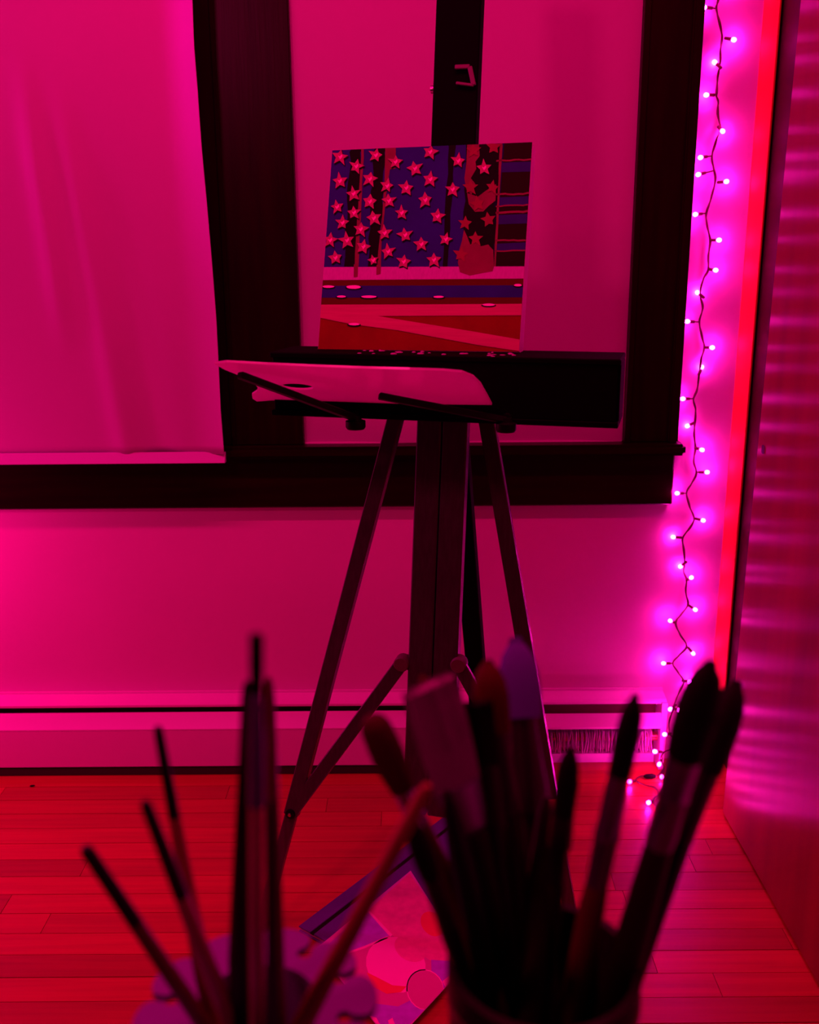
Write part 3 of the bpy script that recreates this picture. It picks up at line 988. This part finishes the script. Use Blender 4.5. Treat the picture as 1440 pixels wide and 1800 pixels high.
# printed sheet
zp_ = zs + 0.0004
cor = [on(722, 1531, 2, zp_), on(824, 1692, 2, zp_), on(690, 1838, 2, zp_), on(556, 1668, 2, zp_)]
pr = thing('printed_sheet', cor[0], 'pink and violet printed sheet lying on the purple sketchbook on the floor', 'print')
MB().prism(cor, (0, 0, 0.0008)).build('sheet', 'grey', pr)
QM = ['q_pink', 'q_purple', 'q_rose', 'q_hot', 'q_red', 'q_line']
pg = MB()
Hq = homog([(722, 1531), (824, 1692), (690, 1838), (556, 1668)], [(0, 0), (1, 0), (1, 1), (0, 1)])


def qp(lay, mname, pts):
    vs_ = []
    for x, y in pts:
        d = Hq[6] * x + Hq[7] * y + 1
        s_, t_ = (Hq[0] * x + Hq[1] * y + Hq[2]) / d, (Hq[3] * x + Hq[4] * y + Hq[5]) / d
        s_, t_ = max(0.004, min(0.996, s_)), max(0.004, min(0.996, t_))
        e0 = cor[0].lerp(cor[1], s_)
        e1 = cor[3].lerp(cor[2], s_)
        # projective parameters mapped on the plane
        p = on(x, y, 2, zp_) if (0.005 < s_ < 0.995 and 0.005 < t_ < 0.995) else e0.lerp(e1, t_)
        vs_.append(V((p.x, p.y, zp_ + 0.0009 + 0.00006 * lay)))
    pg.poly(vs_, QM.index(mname))


def blob(cx, cy, rx, ry, ang=0, k=22):
    ca, sa = math.cos(ang), math.sin(ang)
    return [(cx + rx * math.cos(t) * ca - ry * math.sin(t) * sa, cy + rx * math.cos(t) * sa + ry * math.sin(t) * ca) for t in [2 * math.pi * i / k for i in range(k)]]


qp(0, 'q_pink', [(720, 1536), (765, 1600), (818, 1688), (700, 1700), (640, 1608)])
qp(2, 'q_purple', [(648, 1604), (686, 1645), (640, 1664), (600, 1678), (566, 1672), (600, 1640)])
qp(2, 'q_purple', [(758, 1688), (816, 1692), (800, 1725), (740, 1785), (700, 1820), (660, 1800), (630, 1780), (700, 1770), (760, 1740)])
qp(1, 'q_rose', [(566, 1676), (640, 1664), (690, 1645), (758, 1690), (760, 1740), (700, 1770), (636, 1790), (600, 1740)])
qp(3, 'q_line', [(646, 1603), (650, 1602), (690, 1644), (686, 1648)])
qp(3, 'q_line', [(600, 1678), (640, 1664), (680, 1647), (682, 1650), (641, 1668), (601, 1681)])
qp(3, 'q_line', blob(748, 1741, 33, 37, -0.4))
qp(4, 'q_rose', blob(748, 1741, 31, 35, -0.4))
qp(3, 'q_hot', blob(696, 1697, 54, 48, 0.5))
qp(4, 'q_pink', blob(722, 1668, 30, 22, 0.5))
qp(5, 'q_red', [(645, 1710), (665, 1720), (690, 1733), (715, 1735), (705, 1745), (680, 1748), (655, 1735)])
qp(5, 'q_hot', [(778, 1726), (800, 1708), (802, 1714), (784, 1736)])
qp(3, 'q_red', blob(760, 1625, 24, 18, 0.9))
qp(4, 'q_line', [(652, 1800), (662, 1790), (668, 1802), (660, 1812)])
qp(4, 'q_line', [(682, 1795), (690, 1790), (696, 1806), (688, 1814)])
pg.build('printed_picture', QM, pr)

# ------------------------------------------------------------------ side table (below the frame), jar and brush holder
TZ, TE = 0.66, 0.487
tb = thing('side_table', (0, 0.2, 0), 'low dark wooden side table carrying the brush jar and the brush holder', 'table')
MB().box((-0.34, 0.0, TZ - 0.025), (0.34, TE, TZ)).build('tabletop', 'table', tb, bevel=0.003)
for sx in (-0.30, 0.30):
    for sy in (0.04, 0.44):
        MB().box((sx - 0.018, sy - 0.018, 0.0), (sx + 0.018, sy + 0.018, TZ - 0.025)).build('leg', 'table', tb, bevel=0.002)

jc = at(955, 1690, 0.5)
JR, JZ = 0.0475, jc.z
jar = thing('brush_jar', (jc.x, jc.y, TZ), 'dark ceramic jar packed with thick paintbrushes at the bottom right', 'jar')
j0, j1 = V((jc.x, jc.y, TZ)), V((jc.x, jc.y, JZ))
hgt = JZ - TZ
MB().lathe(j0, j1, [(0, JR * 0.90), (0.04, JR * 0.95), (0.8, JR), (0.95, JR * 1.02), (1, JR * 1.02), (1, JR * 0.93), (0.9, JR * 0.91), (0.10, JR * 0.86), (0.06, 0.001)], 40).build('body', 'jar', jar, smooth=True)
MB().lathe(V((jc.x, jc.y, JZ - 0.02)), V((jc.x, jc.y, JZ - 0.015)), [(0, JR * 0.995), (0, JR * 1.03), (1, JR * 1.03), (1, JR * 0.998)], 40, caps=False).build('rim_band', 'h_brown', jar, smooth=True)

hc = at(452, 1772, 0.5)
HR, HZ = 0.052, hc.z
hol = thing('brush_holder', (hc.x, hc.y, TZ), 'lilac plastic brush holder with scalloped, notched rim at the bottom left', 'brush holder')
outl = []
NL = 10
rot = 0.17
for k in range(NL):
    a0 = 2 * math.pi * k / NL + rot
    for i in range(15):          # lobe
        t = -1 + 2 * i / 14
        a_ = a0 + t * (math.pi / NL - 0.045)
        r = HR * (1.02 + 0.15 * math.sqrt(max(0, 1 - t * t * 0.96)))
        outl.append((r * math.cos(a_), r * math.sin(a_)))
    am = a0 + math.pi / NL       # keyhole slot between the lobes
    ce = (HR * 0.86 * math.cos(am), HR * 0.86 * math.sin(am))
    for i in range(9):
        th = am - 0.5 - (2 * math.pi - 1.0) * i / 8
        outl.append((ce[0] + 0.0042 * math.cos(th), ce[1] + 0.0042 * math.sin(th)))
outl = [V((hc.x + a_, hc.y + b_, HZ - 0.004)) for a_, b_ in outl]
# order within each slot must run along the outline: flip where needed
inl = [V((hc.x + HR * 0.60 * math.cos(t), hc.y + HR * 0.60 * math.sin(t), HZ - 0.004)) for t in [2 * math.pi * k / 40 for k in range(40)]]
MB().holed(outl, [inl], (0, 0, 0.004)).build('notched_rim', 'purple', hol)
h0, h1_ = V((hc.x, hc.y, TZ)), V((hc.x, hc.y, HZ - 0.004))
MB().lathe(h0, h1_, [(0, HR * 0.75), (0.05, HR * 0.8), (1, HR * 0.66), (1, HR * 0.61), (0.1, HR * 0.72), (0.06, 0.001)], 36).build('cup', 'purple', hol, smooth=True)


# ------------------------------------------------------------------ brushes
def wpx(wd, p):
    return wd / 2 * (p - CAM).dot(F_) / FPX


def brush(cont, tip, cross, label, spec, bd=0.0, grp='paintbrushes'):
    """tip pixel, pixel where it crosses the container's mouth; its foot stands in the container"""
    cz, cc, cr_ = cont
    Q = on(cross[0], cross[1], 2, cz)
    lo, hi = 0.35, 0.75
    zb_ = TZ + 0.0085

    def foot(t):
        T = at(tip[0], tip[1], t)
        k = (zb_ - Q.z) / (Q.z - T.z)
        return T, Q + (Q - T) * k
    best_ = None
    for i in range(400):
        t = lo + (hi - lo) * i / 400
        T, Bf = foot(t)
        if T.z <= Q.z + 0.01:
            continue
        e_ = abs(Bf.y - (cc.y - bd))
        if best_ is None or e_ < best_[0]:
            best_ = (e_, T, Bf)
    _, T, Bf = best_
    off = V((Bf.x - cc.x, Bf.y - cc.y, 0))
    if off.length > cr_ * 0.80:
        Bf = V((cc.x, cc.y, Bf.z)) + off.normalized() * cr_ * 0.80
    L = (T - Bf).length
    d = (T - Bf) / L
    o = thing('paintbrush', Bf, label, 'paintbrush', grp)
    side = X_
    # image fraction along tip -> crossing turned into length along the brush
    Lq = (T - Q).length
    # handle / ferrule / bristle given as image-length fractions f (0 tip, 1 crossing), widths in pixels
    for part, f0, f1, prof, mt, kind in spec:
        pA = T - d * (Lq * f1)
        pB = T - d * (Lq * f0) if f0 >= 0 else T
        if f1 > 1.5:
            pA = Bf
        pr_ = []
        fl_ = prof.get('flat', 1.0)
        for t_, wd in prof['w']:
            pr_.append((t_, wpx(wd * (1.1 if cont is HC else 1.0), pA.lerp(pB, t_))))
        b_ = MB()
        ang = prof.get('ang', 0)
        sd = X_ * math.cos(ang) + d.cross(X_) * math.sin(ang)
        b_.lathe(pA, pB, pr_, 18, sd, fl_)
        if kind == 'bristle':
            aa = (sd - d * sd.dot(d)).normalized()
            bb_ = d.cross(aa)
            nh = prof.get('n', 120)
            top = prof.get('top', 'round')
            for _ in range(nh):
                th, rr_ = random.uniform(0, 2 * math.pi), math.sqrt(random.uniform(0.3, 1))
                r0 = pr_[0][1]
                rm = max(q_[1] for q_ in pr_)
                c0 = aa * (math.cos(th) * rr_) + bb_ * (math.sin(th) * rr_ * fl_)
                if top == 'flat':
                    q0, q1, q2 = c0 * r0 * 0.9, c0 * rm * 1.01, c0 * rm * random.uniform(0.96, 1.04)
                    l2 = random.uniform(0.98, 1.035)
                else:
                    q0, q1, q2 = c0 * r0 * 0.9, c0 * rm * 1.02, c0 * rm * random.uniform(0.1, 0.5) * (1.25 - rr_ * 0.6)
                    l2 = random.uniform(0.9, 1.01)
                ln = pB - pA
                pts_ = [pA + q0, pA + ln * 0.5 + q1, pA + ln * l2 + q2]
                b_.tube(pts_, 0.00022, 3)
        b_.build(part, mt, o, smooth=True)
    return o


JC = (JZ, V((jc.x, jc.y, 0)), JR * 0.9)
HC = (HZ, V((hc.x, hc.y, 0)), HR * 0.66)


def bristle(f1, w, mt, **k):
    return ('bristles', 0.0, f1, dict(w=w, **k), mt, 'bristle')


def ferr(f0, f1, w, mt, **k):
    return ('ferrule', f0, f1, dict(w=w, **k), mt, 'f')


def hand(f0, w, mt, **k):
    return ('handle', f0, 9, dict(w=w, **k), mt, 'h')


def rnd(w0, wm, tip=2):
    return [(0, w0), (0.25, wm * 0.97), (0.5, wm), (0.7, wm * 0.9), (0.85, wm * 0.66), (0.94, wm * 0.36), (1, tip)]


def blunt(w0, wm, wt):
    return [(0, w0), (0.4, wm), (0.75, wm), (0.9, wm * 0.92), (0.97, (wm + wt) / 2), (1, wt)]


# --- jar on the right
brush(JC, (1251, 1160), (1100, 1690), 'largest dark round mop brush with a grey ferrule, second from the right of the jar',
      [bristle(0.29, rnd(64, 75, 8), 'b_dark', n=220), ferr(0.28, 0.58, [(0, 50), (0.1, 54), (0.5, 53), (0.52, 58), (0.56, 58), (0.58, 55), (1, 62)], 'f_purple'),
       hand(0.57, [(0, 26), (0.3, 46), (0.55, 60), (0.85, 54), (1, 48)], 'h_stained')], -0.012)
brush(JC, (1298, 1196), (1130, 1660), 'dark mop brush at the right end of the jar, half behind the largest one',
      [bristle(0.34, rnd(54, 62, 8), 'b_dark', n=160), ferr(0.33, 0.6, [(0, 42), (0.5, 44), (1, 50)], 'f_dark'),
       hand(0.59, [(0, 22), (0.5, 44), (1, 40)], 'h_black')], 0.016)
brush(JC, (1118, 1220), (1026, 1668), 'pointed dark brush with a long shiny lilac ferrule, third from the right in the jar',
      [bristle(0.30, [(0, 40), (0.3, 44), (0.6, 43), (0.78, 38), (0.9, 23), (1, 4)], 'b_dark', n=140),
       ferr(0.29, 0.73, [(0, 40), (0.42, 42), (0.44, 46), (0.5, 46), (0.52, 42), (0.95, 40), (1, 42)], 'f_purple'),
       hand(0.72, [(0, 18), (0.5, 44), (0.9, 46), (1, 40)], 'h_brown')], -0.02)
brush(JC, (1004, 1312), (966, 1640), 'small dark pointed brush between the lilac-ferruled brush and the jar centre',
      [bristle(0.36, rnd(38, 42, 3), 'b_dark', n=90), ferr(0.35, 0.72, [(0, 36), (0.5, 34), (0.55, 44), (1, 40)], 'f_dark'),
       hand(0.71, [(0, 18), (0.6, 38), (1, 36)], 'h_stained')], -0.022)
brush(JC, (906, 1120), (952, 1610), 'lilac pointed brush standing tallest in the jar',
      [bristle(0.30, [(0, 64), (0.3, 73), (0.58, 70), (0.78, 54), (0.91, 29), (1, 4)], 'b_lilac', n=180, flat=0.6),
       ferr(0.29, 0.64, [(0, 66), (0.3, 62), (0.6, 52), (1, 44)], 'f_dark', flat=0.7), hand(0.63, [(0, 20), (0.6, 44), (1, 36)], 'h_stained')], 0.02)
brush(JC, (884, 1166), (920, 1600), 'lilac brush tip showing just left of the tallest lilac brush',
      [bristle(0.18, [(0, 30), (0.4, 34), (0.8, 22), (1, 3)], 'b_lilac', n=60, flat=0.6),
       ferr(0.17, 0.5, [(0, 30), (1, 34)], 'f_dark'), hand(0.49, [(0, 16), (0.6, 32), (1, 28)], 'h_stained')], 0.03)
brush(JC, (856, 1160), (914, 1640), 'dark red filbert brush in front of the lilac brush',
      [bristle(0.26, rnd(54, 62, 8), 'b_red', n=160), ferr(0.25, 0.55, [(0, 56), (0.5, 50), (1, 44)], 'f_dark'),
       hand(0.54, [(0, 20), (0.6, 44), (1, 40)], 'h_stained')], 0.004)
brush(JC, (842, 1236), (890, 1660), 'blunt dark flat brush squeezed beside the pink wide brush',
      [bristle(0.25, blunt(46, 50, 44), 'b_dark', n=120, flat=0.4, top='flat'), ferr(0.24, 0.5, [(0, 48), (1, 40)], 'f_dark', flat=0.5),
       hand(0.49, [(0, 20), (0.6, 40), (1, 34)], 'h_black')], -0.008)
brush(JC, (755, 1206), (886, 1660), 'wide flat brush with dusky pink square bristles',
      [bristle(0.37, [(0, 88), (0.4, 100), (0.8, 104), (1, 100)], 'b_pink', n=420, flat=0.28, top='flat', ang=0.42),
       ferr(0.36, 0.55, [(0, 62), (0.4, 76), (1, 90)], 'f_purple', flat=0.4, ang=0.42), hand(0.54, [(0, 22), (0.5, 44), (0.85, 46), (1, 60)], 'h_stained', flat=0.8)], -0.016)
brush(JC, (741, 1186), (876, 1630), 'small dark round brush peeking out behind the wide pink brush',
      [bristle(0.2, rnd(30, 36, 8), 'b_brown', n=80), ferr(0.19, 0.5, [(0, 30), (1, 32)], 'f_dark'), hand(0.49, [(0, 16), (0.6, 34), (1, 32)], 'h_black')], 0.02)
brush(JC, (652, 1260), (832, 1665), 'round brown brush with frayed red tip leaning furthest left from the jar',
      [bristle(0.30, [(0, 44), (0.3, 56), (0.6, 60), (0.85, 56), (0.95, 44), (1, 26)], 'b_brown', n=160), ferr(0.29, 0.46, [(0, 40), (0.5, 38), (1, 42)], 'f_steel'),
       hand(0.45, [(0, 20), (0.5, 40), (0.9, 46), (1, 40)], 'h_brown')], -0.01)
brush(JC, (722, 1440), (812, 1700), 'short dark brush low beside the frayed round brush',
      [bristle(0.35, rnd(36, 42, 5), 'b_dark', n=80), ferr(0.34, 0.7, [(0, 34), (1, 34)], 'f_dark'), hand(0.69, [(0, 20), (1, 36)], 'h_black')], -0.028)

brush(JC, (786, 1392), (846, 1672), 'dark upturned handle wedged between the frayed round brush and the wide pink brush',
      [hand(0.0, [(0, 26), (0.45, 44), (0.8, 46), (0.95, 30), (1, 12)], 'h_black')], -0.018)
brush(JC, (962, 1400), (942, 1650), 'dark upturned handle below the tallest lilac brush, left of the small pointed one',
      [hand(0.0, [(0, 26), (0.45, 44), (0.8, 46), (0.95, 30), (1, 12)], 'h_stained')], 0.02)

# --- holder on the left
dip = lambda f, w0, w1: ('dipped_end', 0.0, f, dict(w=[(0, w1), (0.5, (w0 + w1) / 2), (0.93, w0), (0.98, w0 * 0.8), (1, w0 * 0.4)]), 'h_black', 'h')
brush(HC, (148, 1488), (362, 1806), 'thin wooden brush handle with black dipped end leaning furthest left',
      [dip(0.41, 22, 24), hand(0.405, [(0, 20), (0.6, 27), (1, 24)], 'h_brown')], 0.004, 'upturned brush handles')
brush(HC, (254, 1408), (406, 1800), 'wooden brush handle with black dipped end, second from the left',
      [dip(0.39, 20, 24), hand(0.385, [(0, 20), (0.6, 30), (1, 24)], 'h_pink')], -0.012, 'upturned brush handles')
brush(HC, (277, 1276), (372, 1790), 'tall pinkish brush handle with dark dipped end behind the second one from the left',
      [dip(0.305, 16, 20), hand(0.30, [(0, 18), (0.6, 30), (1, 20)], 'h_wood')], 0.014, 'upturned brush handles')
brush(HC, (435, 1197), (422, 1800), 'thick black lacquered brush handle standing upright in the lilac holder',
      [hand(0.0, [(0, 14), (0.25, 22), (0.47, 43), (0.6, 38), (0.8, 27), (0.97, 19), (0.99, 15), (1, 7)], 'h_black')], 0.002, 'upturned brush handles')
brush(HC, (451, 1118), (452, 1808), 'tallest brush with a small black flat tip and purple ferrule',
      [bristle(0.115, [(0, 21), (0.6, 21), (0.9, 23), (1, 20)], 'b_dark', n=60, flat=0.6, top='flat'), ferr(0.11, 0.35, [(0, 27), (0.5, 25), (1, 20)], 'f_violet'),
       hand(0.345, [(0, 20), (0.55, 26), (1, 24)], 'h_pink')], -0.016, 'upturned brush handles')
brush(HC, (472, 1190), (488, 1790), 'dark red rounded brush handle right of the purple ferrule',
      [hand(0.0, [(0, 18), (0.3, 30), (0.6, 27), (0.95, 21), (0.985, 17), (1, 8)], 'h_brown')], 0.008, 'upturned brush handles')
brush(HC, (477, 1402), (480, 1824), 'shorter brown brush handle in front of the dark red one',
      [hand(0.0, [(0, 18), (0.5, 21), (0.93, 19), (0.98, 15), (1, 7)], 'h_stained')], -0.020, 'upturned brush handles')
brush(HC, (752, 1380), (528, 1806), 'long orange-pink wooden handle slanting right across the floor and sketchbook',
      [hand(0.0, [(0, 24), (0.4, 34), (0.8, 27), (0.98, 24), (1, 12)], 'h_wood')], -0.006, 'upturned brush handles')
